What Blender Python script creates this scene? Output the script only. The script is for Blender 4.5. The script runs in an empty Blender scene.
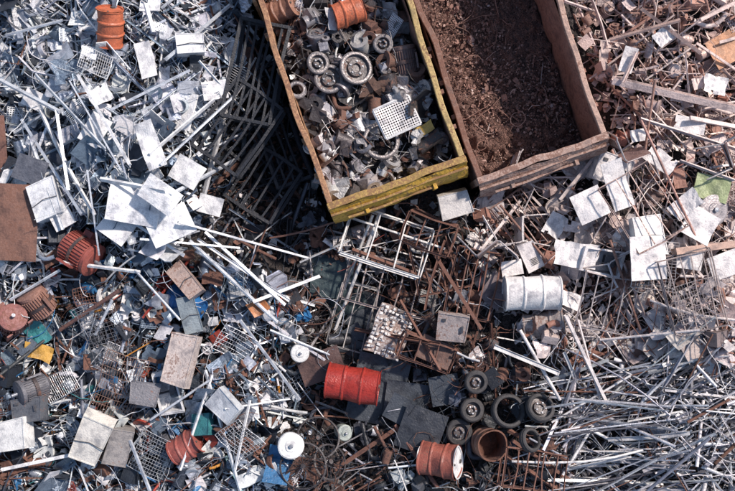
import bpy, math, random
import numpy as np
R=random.Random(11)
NP=np.random.RandomState(5)
CAMZ=17.0; REF=1.0
sc=bpy.context.scene
def W(u,v,z=REF):
    k=(CAMZ-z)/(CAMZ-REF)/60.0
    return ((u-367.5)*k,(245.5-v)*k)
rad=math.radians
# ------------------------------------------------------------------ materials
def nodes(name):
    m=bpy.data.materials.new(name); m.use_nodes=True
    nt=m.node_tree; b=nt.nodes['Principled BSDF']
    return m,nt,b
def mixrgb(nt,fac,a,b,mode='MIX'):
    n=nt.nodes.new('ShaderNodeMix'); n.data_type='RGBA'; n.blend_type=mode
    def s(i,val):
        if hasattr(val,'node'): nt.links.new(val,n.inputs[i])
        elif isinstance(val,(int,float)): n.inputs[i].default_value=val
        else: n.inputs[i].default_value=(*val,1)
    s(0,fac); s(6,a); s(7,b)
    return n.outputs[2]
def math_(nt,op,a,b=None,c=None,clamp=False):
    n=nt.nodes.new('ShaderNodeMath'); n.operation=op; n.use_clamp=clamp
    for i,x in enumerate((a,b,c)):
        if x is None: continue
        if hasattr(x,'node'): nt.links.new(x,n.inputs[i])
        else: n.inputs[i].default_value=x
    return n.outputs[0]
def noise_(nt,vec,scale,detail=4,rough=.6):
    n=nt.nodes.new('ShaderNodeTexNoise'); n.inputs['Scale'].default_value=scale
    n.inputs['Detail'].default_value=detail; n.inputs['Roughness'].default_value=rough
    if vec is not None: nt.links.new(vec,n.inputs['Vector'])
    return n.outputs['Fac'],n.outputs['Color']
def smooth_(nt,x,lo,hi):
    n=nt.nodes.new('ShaderNodeMapRange'); n.interpolation_type='SMOOTHSTEP'
    nt.links.new(x,n.inputs[0])
    for i,q in ((1,lo),(2,hi)):
        if hasattr(q,'node'): nt.links.new(q,n.inputs[i])
        else: n.inputs[i].default_value=q
    return n.outputs[0]
def scrap_mat():
    m,nt,b=nodes('weathered_metal')
    t=nt.nodes.new('ShaderNodeAttribute'); t.attribute_name='tint'
    f=nt.nodes.new('ShaderNodeAttribute'); f.attribute_name='finish'
    sp=nt.nodes.new('ShaderNodeSeparateColor'); nt.links.new(f.outputs['Color'],sp.inputs[0])
    tc=nt.nodes.new('ShaderNodeTexCoord')
    va=nt.nodes.new('ShaderNodeVectorMath'); va.operation='MULTIPLY_ADD'
    nt.links.new(f.outputs['Color'],va.inputs[0]); va.inputs[1].default_value=(7,3,40)
    nt.links.new(tc.outputs['Object'],va.inputs[2])
    v=va.outputs[0]
    n1,_=noise_(nt,v,5,3,.65); n2,_=noise_(nt,v,24,3,.7); n3,_=noise_(nt,v,75,1,.6)
    s=math_(nt,'ADD',math_(nt,'MULTIPLY',n1,.5),math_(nt,'MULTIPLY',n2,.5))
    thr=math_(nt,'SUBTRACT',.80,math_(nt,'MULTIPLY',t.outputs['Alpha'],.58))
    thr2=math_(nt,'ADD',thr,.08)
    rm=smooth_(nt,s,thr,thr2)
    rc=mixrgb(nt,smooth_(nt,n2,.3,.7),(.068,.034,.029),(.23,.11,.076))
    rc=mixrgb(nt,smooth_(nt,n3,.35,.75),rc,(.135,.075,.06))
    rc=mixrgb(nt,.25,rc,t.outputs['Color'])
    dirt=smooth_(nt,n1,.28,.58)
    d=mixrgb(nt,dirt,(.50,.51,.55),(1,1,1))
    d2=mixrgb(nt,smooth_(nt,n3,.25,.6),(.74,.73,.72),(1,1,1))
    c=mixrgb(nt,1.0,t.outputs['Color'],d,'MULTIPLY')
    c=mixrgb(nt,1.0,c,d2,'MULTIPLY')
    c=mixrgb(nt,rm,c,rc)
    nt.links.new(c,b.inputs['Base Color'])
    inv=math_(nt,'SUBTRACT',1.0,rm)
    nt.links.new(math_(nt,'MULTIPLY',sp.outputs[0],inv),b.inputs['Metallic'])
    r=math_(nt,'ADD',sp.outputs[1],math_(nt,'MULTIPLY',rm,.35))
    r=math_(nt,'ADD',r,math_(nt,'MULTIPLY',math_(nt,'SUBTRACT',n2,.5),.35),None,True)
    nt.links.new(r,b.inputs['Roughness'])
    nb,_=noise_(nt,v,30,1,.6)
    bp=nt.nodes.new('ShaderNodeBump'); bp.inputs['Strength'].default_value=.5; bp.inputs['Distance'].default_value=.014
    nt.links.new(nb,bp.inputs['Height'])
    nt.links.new(bp.outputs[0],b.inputs['Normal'])
    return m
def soil_mat(name,ca,cb,cc,sc1=3,vs=32):
    m,nt,b=nodes(name)
    tc=nt.nodes.new('ShaderNodeTexCoord'); v=tc.outputs['Object']
    n1,_=noise_(nt,v,sc1,6,.7); n2,_=noise_(nt,v,sc1*14,4,.75)
    vo=nt.nodes.new('ShaderNodeTexVoronoi'); vo.inputs['Scale'].default_value=vs
    nt.links.new(v,vo.inputs['Vector'])
    sp=nt.nodes.new('ShaderNodeSeparateColor'); nt.links.new(vo.outputs['Color'],sp.inputs[0])
    c=mixrgb(nt,smooth_(nt,n1,.35,.65),ca,cb)
    c=mixrgb(nt,smooth_(nt,n2,.5,.72),c,cc)
    c=mixrgb(nt,smooth_(nt,sp.outputs[0],.55,.95),c,tuple(x*1.6 for x in cb))
    c=mixrgb(nt,smooth_(nt,sp.outputs[1],.75,.9),c,tuple(x*.4 for x in ca))
    nt.links.new(c,b.inputs['Base Color']); b.inputs['Roughness'].default_value=.95
    bp=nt.nodes.new('ShaderNodeBump'); bp.inputs['Strength'].default_value=.9; bp.inputs['Distance'].default_value=.04
    nt.links.new(math_(nt,'ADD',n2,vo.outputs['Distance']),bp.inputs['Height'])
    nt.links.new(bp.outputs[0],b.inputs['Normal'])
    return m
MS=scrap_mat()
M_DARK=soil_mat('oily_dirt',(.024,.023,.026),(.055,.046,.045),(.11,.07,.055))
M_RUST=soil_mat('rust_turnings',(.14,.075,.062),(.22,.125,.10),(.32,.20,.165),5,60)
M_GRND=soil_mat('yard_dirt',(.07,.055,.045),(.13,.10,.08),(.2,.16,.13),1)
# ------------------------------------------------------------------ mesh batch
class MB:
    def __init__(s): s.V=[];s.T=[];s.P=[];s.L=[];s.C=[];s.S=[];s.n=0
    def add(s,V,F,pt,smooth=False):
        col,rust,metal,rough=pt
        V=np.asarray(V,float); n=len(V); s.V.append(V)
        s.T.append(np.tile((col[0],col[1],col[2],rust),(n,1)))
        s.P.append(np.tile((metal,rough,R.random(),1.),(n,1)))
        o=s.n; L=s.L; C=s.C
        for f in F:
            L.extend([i+o for i in f]); C.append(len(f))
        s.S.extend([smooth]*len(F)); s.n+=n
    def build(s,name,mat=None,parent=None,loc=None,rot=None,dust=False):
        me=bpy.data.meshes.new(name)
        V=np.concatenate(s.V).astype('f'); me.vertices.add(len(V)); me.vertices.foreach_set('co',V.ravel())
        C=np.array(s.C,dtype='i'); st=np.concatenate([[0],np.cumsum(C)[:-1]]).astype('i')
        me.loops.add(len(s.L)); me.loops.foreach_set('vertex_index',np.array(s.L,dtype='i'))
        me.polygons.add(len(C)); me.polygons.foreach_set('loop_start',st)
        me.polygons.foreach_set('use_smooth',np.array(s.S,dtype=bool))
        me.update(calc_edges=True)
        T=np.concatenate(s.T)
        if dust:  # pink sun-flare haze painted into the tint, stronger towards the north-east
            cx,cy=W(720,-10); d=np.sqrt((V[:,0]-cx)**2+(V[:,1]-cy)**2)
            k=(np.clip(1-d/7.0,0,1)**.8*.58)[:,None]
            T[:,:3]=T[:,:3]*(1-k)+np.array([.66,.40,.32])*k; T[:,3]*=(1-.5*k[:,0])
        for nm,A in (('tint',T),('finish',np.concatenate(s.P))):
            a=me.attributes.new(nm,'FLOAT_COLOR','POINT'); a.data.foreach_set('color',A.astype('f').ravel())
        me.materials.append(mat or MS)
        ob=bpy.data.objects.new(name,me); sc.collection.objects.link(ob)
        if loc is not None: ob.location=loc
        if rot is not None: ob.rotation_euler=rot
        if parent is not None: ob.parent=parent
        return ob
def rotm(yaw,pitch=0,roll=0):
    cy,sy=math.cos(yaw),math.sin(yaw); cp,sp=math.cos(pitch),math.sin(pitch); cr,sr=math.cos(roll),math.sin(roll)
    return np.array([[cy,-sy,0],[sy,cy,0],[0,0,1]])@np.array([[cp,0,sp],[0,1,0],[-sp,0,cp]])@np.array([[1,0,0],[0,cr,-sr],[0,sr,cr]])
def prof(kind,a,b=None):
    b=b or a; t=max(.004,a*.1)
    if kind=='L': return [(0,0),(a,0),(a,t),(t,t),(t,b),(0,b)]
    if kind=='U': return [(-a/2,0),(a/2,0),(a/2,b*.6),(a/2-t,b*.6),(a/2-t,t),(-a/2+t,t),(-a/2+t,b*.6),(-a/2,b*.6)]
    if kind=='B': return [(-a/2,-b/2),(a/2,-b/2),(a/2,b/2),(-a/2,b/2)]
    if kind=='F': return [(-a/2,-.003),(a/2,-.003),(a/2,.003),(-a/2,.003)]
    if kind=='I':
        w=a/2;h=b/2;t=a*.08
        return [(-w,-h),(w,-h),(w,-h+t),(t/2,-h+t),(t/2,h-t),(w,h-t),(w,h),(-w,h),(-w,h-t),(-t/2,h-t),(-t/2,-h+t),(-w,-h+t)]
    n={'R':9,'r':6,'w':4}[kind]
    return [(a/2*math.cos(2*math.pi*i/n),a/2*math.sin(2*math.pi*i/n)) for i in range(n)]
def sweep(mb,path,pr,pt,smooth=False,up=None,caps=True,closed=False,hollow=False):
    P=np.asarray(path,float); m=len(P); k=len(pr)
    if closed: T=np.roll(P,-1,0)-np.roll(P,1,0)
    else:
        T=np.empty_like(P); T[1:-1]=P[2:]-P[:-2]; T[0]=P[1]-P[0]; T[-1]=P[-1]-P[-2]
    T/= (np.linalg.norm(T,axis=1)[:,None]+1e-9)
    if up is None: up=np.array([R.uniform(-1,1),R.uniform(-1,1),R.uniform(-1,1)])
    S=np.cross(T,up); S/=(np.linalg.norm(S,axis=1)[:,None]+1e-9); U=np.cross(S,T)
    pa=np.array(pr)
    V=P[:,None,:]+S[:,None,:]*pa[None,:,0:1]+U[:,None,:]*pa[None,:,1:2]
    V=V.reshape(-1,3); F=[]
    for i in range(m if closed else m-1):
        j=(i+1)%m
        for q in range(k):
            r=(q+1)%k; F.append((i*k+q,i*k+r,j*k+r,j*k+q))
    mb.add(V,F,pt,smooth)
    if caps and not closed:
        if hollow:
            for e,d in ((0,1),(m-1,-1)):
                ring=V[e*k:(e+1)*k]; c=P[e]; inn=c+(ring-c)*.82; deep=inn+T[e]*d*.12
                VV=np.concatenate([ring,inn,deep])
                FF=[]
                for q in range(k):
                    r=(q+1)%k; FF+=[(q,r,k+r,k+q),(k+q,k+r,2*k+r,2*k+q)]
                FF.append(tuple(range(2*k,3*k)))
                mb.add(VV,FF,((.08,.06,.05),.6,0,.8))
        else:
            mb.add(np.concatenate([V[:k],V[-k:]]),[tuple(range(k-1,-1,-1)),tuple(range(k,2*k))],pt)
def lathe(mb,pts,pt,seg=20,M=None,T=(0,0,0),dent=0,arc=None):
    """pts (r,z); each band keeps its own verts so edges stay crisp"""
    n=seg; th=np.linspace(0,2*math.pi,n+1)[:n]; cs=np.cos(th); sn=np.sin(th)
    s1,s2=R.random()*9,R.random()*9
    for (r0,z0),(r1,z1) in zip(pts[:-1],pts[1:]):
        a=np.stack([r0*cs,r0*sn,np.full(n,z0)],1); b=np.stack([r1*cs,r1*sn,np.full(n,z1)],1)
        V=np.concatenate([a,b])
        if dent:
            k=1+dent*(np.sin(V[:,0]*9+V[:,2]*5+s1)*np.sin(V[:,1]*8+V[:,2]*7+s2))
            V[:,0]*=k; V[:,1]*=k; V[:,2]+=dent*.05*np.sin(V[:,0]*14+s2)
        if M is not None: V=V@M.T
        V=V+np.array(T)
        F=[(i,(i+1)%n,n+(i+1)%n,n+i) for i in range(n)]
        mb.add(V,F,pt,True)
def box(mb,c,s,pt,M=None,T=(0,0,0),jit=0):
    hx,hy,hz=s[0]/2,s[1]/2,s[2]/2
    V=np.array([(x,y,z) for z in(-hz,hz) for x,y in((-hx,-hy),(hx,-hy),(hx,hy),(-hx,hy))],float)+np.array(c)
    if jit: V+=NP.uniform(-jit,jit,(8,3))
    if M is not None: V=V@M.T
    V=V+np.array(T)
    mb.add(V,[(3,2,1,0),(4,5,6,7),(0,1,5,4),(1,2,6,5),(2,3,7,6),(3,0,4,7)],pt)
def sheet(mb,w,h,pt,M,T,crum=.01,fold=0,flange=0,n=6,torn=0):
    nx=max(3,n); ny=max(3,int(n*h/w)) if w<h*3 else 3
    ny=min(ny,14)
    xs=np.linspace(-w/2,w/2,nx); ys=np.linspace(-h/2,h/2,ny)
    X,Y=np.meshgrid(xs,ys); 
    a=NP.uniform(0,6.28,6); f=NP.uniform(3,9,4)
    Z=crum*(np.sin(X*f[0]+Y*f[1]+a[0])+np.sin(X*f[2]-Y*f[3]+a[1])+.6*np.sin(X*21+a[2])*np.sin(Y*19+a[3]))
    if crum>.02: X=X+crum*.5*np.sin(Y*11+a[4]); Y=Y+crum*.5*np.sin(X*12+a[5])
    if torn:
        g=1+torn*np.sin(np.arctan2(Y,X+1e-6)*3+a[2])+torn*.6*np.sin(np.arctan2(Y,X+1e-6)*7+a[4]); X=X*g; Y=Y*g
        X=X+NP.uniform(-.1,.1,X.shape)*w/nx; Y=Y+NP.uniform(-.1,.1,X.shape)*h/ny; Z=Z+NP.uniform(-1,1,X.shape)*crum*.8
    if fold:
        th=R.choice((0,1.5708,3.1416,-1.5708))+R.gauss(0,.15); d=X*math.cos(th)+Y*math.sin(th)-R.uniform(0,.25)*w
        Z=Z+np.maximum(0,d)*fold
    V=np.stack([X,Y,Z],-1).reshape(-1,3)
    F=[(j*nx+i,j*nx+i+1,(j+1)*nx+i+1,(j+1)*nx+i) for j in range(ny-1) for i in range(nx-1) if not (torn and (i in(0,nx-2) or j in(0,ny-2)) and R.random()<.06)]
    if flange and not torn:
        e=[j*nx for j in range(ny)]; e2=[j*nx+nx-1 for j in range(ny)]
        e3=list(range(nx)); e4=[(ny-1)*nx+i for i in range(nx)]
        for E in (e,e2,e3,e4):
            o=len(V); V=np.concatenate([V,V[E]-np.array([0,0,flange])])
            F+=[(E[i],E[i+1],o+i+1,o+i) for i in range(len(E)-1)]
    V=V@M.T+np.array(T); mb.add(V,F,pt)
def perf(mb,w,h,nx,ny,pt,M,T,fr=.3,crum=.01):
    V=[];F=[]; cw=w/nx; ch=h/ny; a=R.random()*6
    def z(x,y): return crum*math.sin(x*7+a)+crum*math.sin(y*6-a)
    for i in range(nx):
        for j in range(ny):
            x0=-w/2+i*cw; y0=-h/2+j*ch; q=fr/2
            for (p,r) in ((0,0),(1,0),(1,1),(0,1),(q,q),(1-q,q),(1-q,1-q),(q,1-q)):
                x=x0+p*cw; y=y0+r*ch; V.append((x,y,z(x,y)))
            o=len(V)-8
            F+=[(o,o+1,o+5,o+4),(o+1,o+2,o+6,o+5),(o+2,o+3,o+7,o+6),(o+3,o,o+4,o+7)]
    mb.add(np.array(V)@M.T+np.array(T),F,pt)
def grid(mb,w,h,nx,ny,t,pt,M,T,edge=True):
    cr=R.uniform(.01,.06); a=R.random()*6
    def ln(p,q,tt):
        pts=[]
        for s in np.linspace(0,1,5):
            x=p[0]*(1-s)+q[0]*s; y=p[1]*(1-s)+q[1]*s
            pts.append((x+cr*.5*math.sin(y*7+a),y+cr*.5*math.sin(x*6-a),p[2]+cr*math.sin(x*4+a)+cr*math.sin(y*5)))
        sweep(mb,np.array(pts)@M.T+np.array(T),prof('w',tt),pt,up=M@np.array([0.1,0.05,1]))
    for i in range(nx+1):
        x=-w/2+w*i/nx; ln((x,-h/2,0),(x,h/2,0),t*(1.8 if i in(0,nx) and edge else 1))
    for j in range(ny+1):
        y=-h/2+h*j/ny; ln((-w/2,y,t),(w/2,y,t),t*(1.8 if j in(0,ny) and edge else 1))
def casing(mb,w,d,h,pt,M,T,open_=True):
    """appliance / cabinet shell: folded walls, open mouth with inner lip and internals"""
    j=.06*min(w,d); t=.012
    V0=np.array([(-w/2,-d/2,0),(w/2,-d/2,0),(w/2,d/2,0),(-w/2,d/2,0)],float); V0+=NP.uniform(-j,j,(4,3))
    V1=V0+np.array([0,0,h])+NP.uniform(-j,j,(4,3))*.6
    c=np.array([0,0,h]); k=.86 if open_ else .95
    V2=(V1-c)*np.array([k,k,1])+c; V3=V2-np.array([0,0,h*.8 if open_ else .012])
    V=np.concatenate([V0,V1,V2,V3])@M.T+np.array(T)
    F=[(3,2,1,0)]
    for a in (0,4,8):
        for i in range(4):
            q=(i+1)%4; F.append((a+i,a+q,a+4+q,a+4+i))
    F.append((12,13,14,15)); mb.add(V,F,pt)
    if open_:
        box(mb,(0,0,h*.45),(w*.86,t,h*.5),((.2,.2,.22),.4,.3,.5),M,T)
        box(mb,(w*.2,d*.1,h*.5),(w*.25,d*.4,h*.4),((.12,.12,.13),.4,.3,.5),M,T)
    else:
        k=R.randint(0,6)
        dk=((.10,.10,.11),.3,.2,.5)
        if k==0:
            for i in range(5): box(mb,(w*.08,-d*.3+i*d*.05,h),(w*.4,d*.015,.02),dk,M,T)
        elif k==1: lathe(mb,[(w*.1,h-.02),(w*.1,h+.02),(w*.08,h+.02),(w*.07,h-.005),(.001,h-.005)],dk,16,M,T)
        elif k==2: box(mb,(w*.32,0,h+.005),(w*.06,d*.25,.04),dk,M,T); box(mb,(-w*.3,d*.3,h),(w*.12,d*.1,.03),dk,M,T)
        elif k==3: sweep(mb,(np.array([(-w*.5,-d*.1,h+.01),(0,0,h+.02),(w*.5,-d*.05,h+.01)]))@M.T+np.array(T),prof('w',.015),dk)
# ---- palettes: (weight,colour,rust,metal,rough)
def pick(pal):
    s=sum(p[0] for p in pal); r=R.random()*s
    for p in pal:
        r-=p[0]
        if r<=0: break
    k=R.uniform(.75,1.15); c=p[1]
    return (tuple(min(.86,x*k*R.uniform(.97,1.03)) for x in c),max(0,p[2]+R.uniform(-.15,.15)),p[3],p[4])
RUST=(.18,.088,.062); RUSTD=(.08,.044,.037)
SILV=[(6,(.64,.68,.74),.08,.35,.38),(9,(.80,.82,.84),.06,0,.5),(3.5,(.38,.44,.52),.15,.45,.42),(3,(.15,.20,.27),.2,.4,.45),(2,(.045,.055,.075),.2,.2,.6),(.4,RUST,.8,0,.8),(.15,(.05,.18,.36),.2,0,.4)]
MIXD=[(4,(.50,.55,.62),.2,.4,.4),(5,(.77,.78,.79),.18,0,.5),(3.5,(.2,.26,.33),.25,.4,.45),(4,(.04,.05,.068),.25,.2,.5),(1.8,RUST,.8,0,.8),(1.,RUSTD,.7,0,.8),(.4,(.38,.06,.04),.35,0,.45),(.6,(.04,.17,.36),.25,0,.4),(.25,(.05,.22,.24),.2,0,.45),(.15,(.6,.26,.04),.3,0,.5)]
RSTY=[(5,RUST,.75,0,.8),(3.5,RUSTD,.6,0,.8),(3.5,(.44,.42,.42),.4,.3,.5),(2.8,(.68,.66,.65),.25,0,.5),(2.6,(.05,.052,.06),.4,.1,.6),(1.2,(.2,.21,.24),.3,.3,.5),(.35,(.34,.07,.05),.4,0,.5)]
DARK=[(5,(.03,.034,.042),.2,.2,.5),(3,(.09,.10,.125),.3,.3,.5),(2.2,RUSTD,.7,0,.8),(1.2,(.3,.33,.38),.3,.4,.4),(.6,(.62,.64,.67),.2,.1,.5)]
PINK=[(7,(.80,.75,.73),.14,0,.5),(4,(.54,.47,.45),.3,.2,.45),(2,(.24,.21,.22),.3,.2,.5),(3.4,(.32,.15,.11),.6,0,.75),(1.6,RUSTD,.6,0,.8),(3.5,(.83,.80,.78),.05,0,.5),(.4,(.42,.09,.06),.3,0,.5)]
BARS=[(7,(.62,.62,.65),.16,.35,.38),(5,(.77,.75,.76),.10,.1,.42),(3,(.34,.35,.40),.25,.4,.4),(3,(.09,.09,.11),.3,.2,.5),(1.2,RUST,.7,0,.8)]
MACH=[(5,(.36,.34,.35),.3,.4,.42),(4,(.58,.56,.56),.22,.3,.4),(6,(.085,.076,.078),.35,.3,.5),(3.4,(.16,.088,.068),.6,0,.75),(1,(.72,.7,.7),.2,0,.5)]
# ------------------------------------------------------------------ site
ANG=rad(19.5); DIR=np.array([math.cos(ANG),math.sin(ANG)]); PER=np.array([-math.sin(ANG),math.cos(ANG)])
C1O=np.array(W(329,210,1.9)); C1W=2.30; C1L=5.3; C1H=1.9
C2O=np.array(W(479,184,1.7)); C2W=2.2; C2L=5.2; C2H=1.7
def loc_in(x,y,O): d=np.array([x,y])-O; return d@DIR,d@PER
def in_c(x,y,m=0.1):
    a,b=loc_in(x,y,C1O)
    if -m<a<C1W+m and -m<b<C1L+m: return 1
    a,b=loc_in(x,y,C2O)
    if -m<a<C2W+m and -m<b<C2L+m: return 2
    return 0
GX=np.linspace(-10,10,201); GY=np.linspace(-8,8,161)
XX,YY=np.meshgrid(GX,GY)
Hh=np.full(XX.shape,.75)
for (u,v,s,a) in ((110,120,2.2,.65),(90,380,2.0,.35),(265,160,.9,-.75),(275,245,.7,-.45),(400,420,1.1,-.4),(350,290,.9,-.15),(330,330,.6,-.2),(650,230,2.0,.35),(680,430,1.8,.4),(690,40,1.8,.3),(500,420,.8,-.2)):
    x,y=W(u,v); Hh+=a*np.exp(-((XX-x)**2+(YY-y)**2)/(2*(s*.6)**2))
for i in range(26):
    f=R.uniform(.8,5); th=R.uniform(0,6.28); Hh+=.10/f**.8*np.sin(f*(XX*math.cos(th)+YY*math.sin(th))+R.uniform(0,6))
edge=np.clip((9.2-np.abs(XX))/1.2,0,1)*np.clip((7.2-np.abs(YY))/1.2,0,1)
Hh=np.maximum(Hh,.08)*edge-.03*(1-edge)
def hg(x,y):
    fx=(x+10)*10; fy=(y+8)*10; i=min(max(int(fx),0),199); j=min(max(int(fy),0),159); a=min(max(fx-i,0),1); b=min(max(fy-j,0),1)
    return (Hh[j,i]*(1-a)+Hh[j,i+1]*a)*(1-b)+(Hh[j+1,i]*(1-a)+Hh[j+1,i+1]*a)*b
def h(x,y):
    c=in_c(x,y,-.02)
    if c==1: return 1.28+.10*math.sin(x*3.1)*math.sin(y*2.7+1)
    if c==2: return .43+.1*math.sin(x*2)*math.sin(y*2)
    return hg(x,y)
# ground
gm=bpy.data.meshes.new('ground'); s=900
gm.from_pydata([(-s,-s,0),(s,-s,0),(s,s,0),(-s,s,0)],[],[(0,1,2,3)]); gm.materials.append(M_GRND)
sc.collection.objects.link(bpy.data.objects.new('ground',gm))
def terr(name,xs,ys,fn,mat,mask=None):
    mb=MB(); V=[];F=[]
    nx=len(xs)
    for y in ys:
        for x in xs: V.append(fn(x,y))
    for j in range(len(ys)-1):
        for i in range(nx-1): F.append((j*nx+i,j*nx+i+1,(j+1)*nx+i+1,(j+1)*nx+i))
    mb.add(V,F,((.1,.1,.1),0,0,.9),True); return mb,V
from mathutils import noise as mn, Vector, Matrix
def rough_(x,y,a): return a*mn.noise(Vector((x*4,y*4,0)))+a*.6*mn.noise(Vector((x*11,y*11,3)))
def hb(x,y):
    z=hg(x,y)-.10+rough_(x,y,.07)
    c=in_c(x,y,.12)
    if c: z=-.04
    if abs(x)>9.1 or abs(y)>7.1: z=-.06
    return (x,y,z)
mb,_=terr('t',np.linspace(-9.5,9.5,260),np.linspace(-7.5,7.5,210),hb,None); mb.build('scrap_heap_terrain',M_DARK)
# ------------------------------------------------------------------ containers
YEL=((.66,.39,.055),.50,0,.55); YEL2=((.52,.33,.10),.6,0,.6); RB=((.27,.15,.11),.6,0,.7); RB2=((.28,.17,.13),.5,0,.7); ORR=((.46,.25,.13),.55,0,.6); TAN=((.46,.31,.25),.55,0,.6)
def wall(mb,p,q,z0,z1,th,pt,nor,amp=.018):
    p=np.array(p);q=np.array(q); L=np.linalg.norm(q-p); n=int(L/.12)+2; m=int((z1-z0)/.15)+2
    a=NP.uniform(0,6,4)
    for side in (0,1):
        V=[]
        for j in range(m):
            for i in range(n):
                s=i/(n-1); z=z0+(z1-z0)*j/(m-1)
                e=math.sin(math.pi*s)**.3*math.sin(math.pi*j/(m-1))**.3 if 0<s<1 and 0<j<m-1 else 0
                d=amp*e*(math.sin(s*L*4+a[0])*math.sin(z*5+a[1])+.5*math.sin(s*L*11+a[2]))
                b=p+(q-p)*s+np.array(nor)*(d+(th/2 if side else -th/2))
                V.append((b[0],b[1],z))
        F=[(j*n+i,j*n+i+1,(j+1)*n+i+1,(j+1)*n+i) for j in range(m-1) for i in range(n-1)]
        mb.add(V,F,pt,True)
def container(name,O,Wd,L,H,cF,cL,cR,cRail,fill,fillmat):
    e=bpy.data.objects.new(name,None); sc.collection.objects.link(e); e.location=(O[0],O[1],0); e.rotation_euler=(0,0,ANG)
    t=.05
    def part(nm,fn,mat=None):
        m=MB(); fn(m); o=m.build(nm,mat,e); return o
    part('floor',lambda m: box(m,(Wd/2,L/2,.12),(Wd,L,.1),RB))
    part('front_wall',lambda m: wall(m,(t,.05),(Wd-t,.05),.17,H-.08,t,cF,(0,1)))
    part('back_wall',lambda m: wall(m,(t,L-.05),(Wd-t,L-.05),.17,H-.08,t,cF,(0,1)))
    part('left_wall',lambda m: wall(m,(.05,t),(.05,L-t),.17,H-.08,t,cL,(1,0),.03))
    part('right_wall',lambda m: wall(m,(Wd-.05,t),(Wd-.05,L-t),.17,H-.08,t,cR,(1,0),.03))
    def rails(m):
        def rail(p,q,z,w,hh,pt,b=.012):
            p=np.array(p+(z,));q=np.array(q+(z,)); n=24; pts=[]
            a=R.random()*6
            for i in range(n):
                s=i/(n-1); d=(b*math.sin(s*9+a)+b*.5*math.sin(s*27+a*2))*math.sin(math.pi*s)
                pts.append(p+(q-p)*s+np.array([d,d,d*.6]))
            sweep(m,pts,prof('B',w,hh),pt,up=np.array([0,0,1.]))
        rail((0,.05),(Wd,.05),H-.04,.11,.10,cRail[0],.018); rail((0,L-.05),(Wd,L-.05),H-.04,.11,.10,cRail[0])
        rail((.05,.11),(.05,L-.11),H-.043,.09,.09,cRail[1],.035); rail((Wd-.05,.11),(Wd-.05,L-.11),H-.043,.09,.09,cRail[2],.035)
        rail((0,.03),(Wd,.03),.13,.10,.14,cRail[0])
    ro=part('top_rails',rails)
    # sloping headboard apron below the front rail
    def apron(m):
        n=40; V=[];F=[]
        for j,(y,z) in enumerate(((-.006,H-.02),(-.05,H-.09),(-.13,H-.2),(-.20,H-.36),(-.22,H-.62),(-.20,H-.95))):
            for i in range(n):
                s=i/(n-1); d=.010*math.sin(s*33+j*2)+(.02*math.sin(s*7+j*.6)+.022*mn.noise(Vector((s*9,j*.9,H))))*(j>0)
                V.append((Wd*s,y+d,z))
        for j in range(5):
            for i in range(n-1): F.append((j*n+i,j*n+i+1,(j+1)*n+i+1,(j+1)*n+i))
        m.add(V,F,cF,False)
        for (x0,x1,y,z) in ((.0,Wd,-.09,H-.12),(.25,Wd-.6,-.20,H-.30)):
            sweep(m,[(x0,y,z),(x0*.6+x1*.4,y-.018,z+.005),(x0*.3+x1*.7,y+.008,z-.01),(x1,y,z)],prof('B',.035,.03),cRail[0],up=np.array([0,0,1.]))
    part('front_apron',apron)
    def ribs(m):
        for x in (.04,Wd-.04):
            for y in (.04,L-.04): box(m,(x,y,H/2+.02),(.11,.11,H-.14),cRail[0])
        for i in (1,3):
            box(m,(Wd*i/4,-.18,H-.45),(.06,.12,.4),cF)
        for i in range(1,9):
            y=L*i/9
            box(m,(-.01,y,H/2),(.06,.07,H-.2),cL); box(m,(Wd+.01,y,H/2),(.06,.07,H-.2),cR)
        for y in (.9,3.0):
            sweep(m,[(Wd+.03,y,.9),(Wd+.07,y,1.0),(Wd+.07,y+.14,1.0),(Wd+.03,y+.14,.9)],prof('r',.04),cRail[2])
    rb=part('ribs_and_posts',ribs)
    for o in (ro,rb):
        bm=o.modifiers.new('b','BEVEL'); bm.width=.01; bm.segments=2; bm.limit_method='ANGLE'
    mb,_=terr('f',np.linspace(.09,Wd-.09,70),np.linspace(.09,L-.09,130),
      lambda x,y:(x,y,fill(x,y)),None)
    mb.build('load_bed',fillmat,e)
    return e
container('scrap_skip_container',C1O,C1W,C1L,C1H,YEL,ORR,RB,(YEL2,ORR,((.52,.37,.15),.5,0,.6)),lambda x,y:1.2+rough_(x,y,.09),M_DARK)
container('scrap_skip_container',C2O,C2W,C2L,C2H,TAN,RB2,((.38,.20,.15),.5,0,.75),(TAN,RB,((.50,.33,.26),.45,0,.6)),lambda x,y:.40+rough_(x+9,y,.14)+.05*mn.noise(Vector((x*25,y*25,1)))+.1*math.sin(x*2)*math.sin(y*2),M_RUST)
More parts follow.
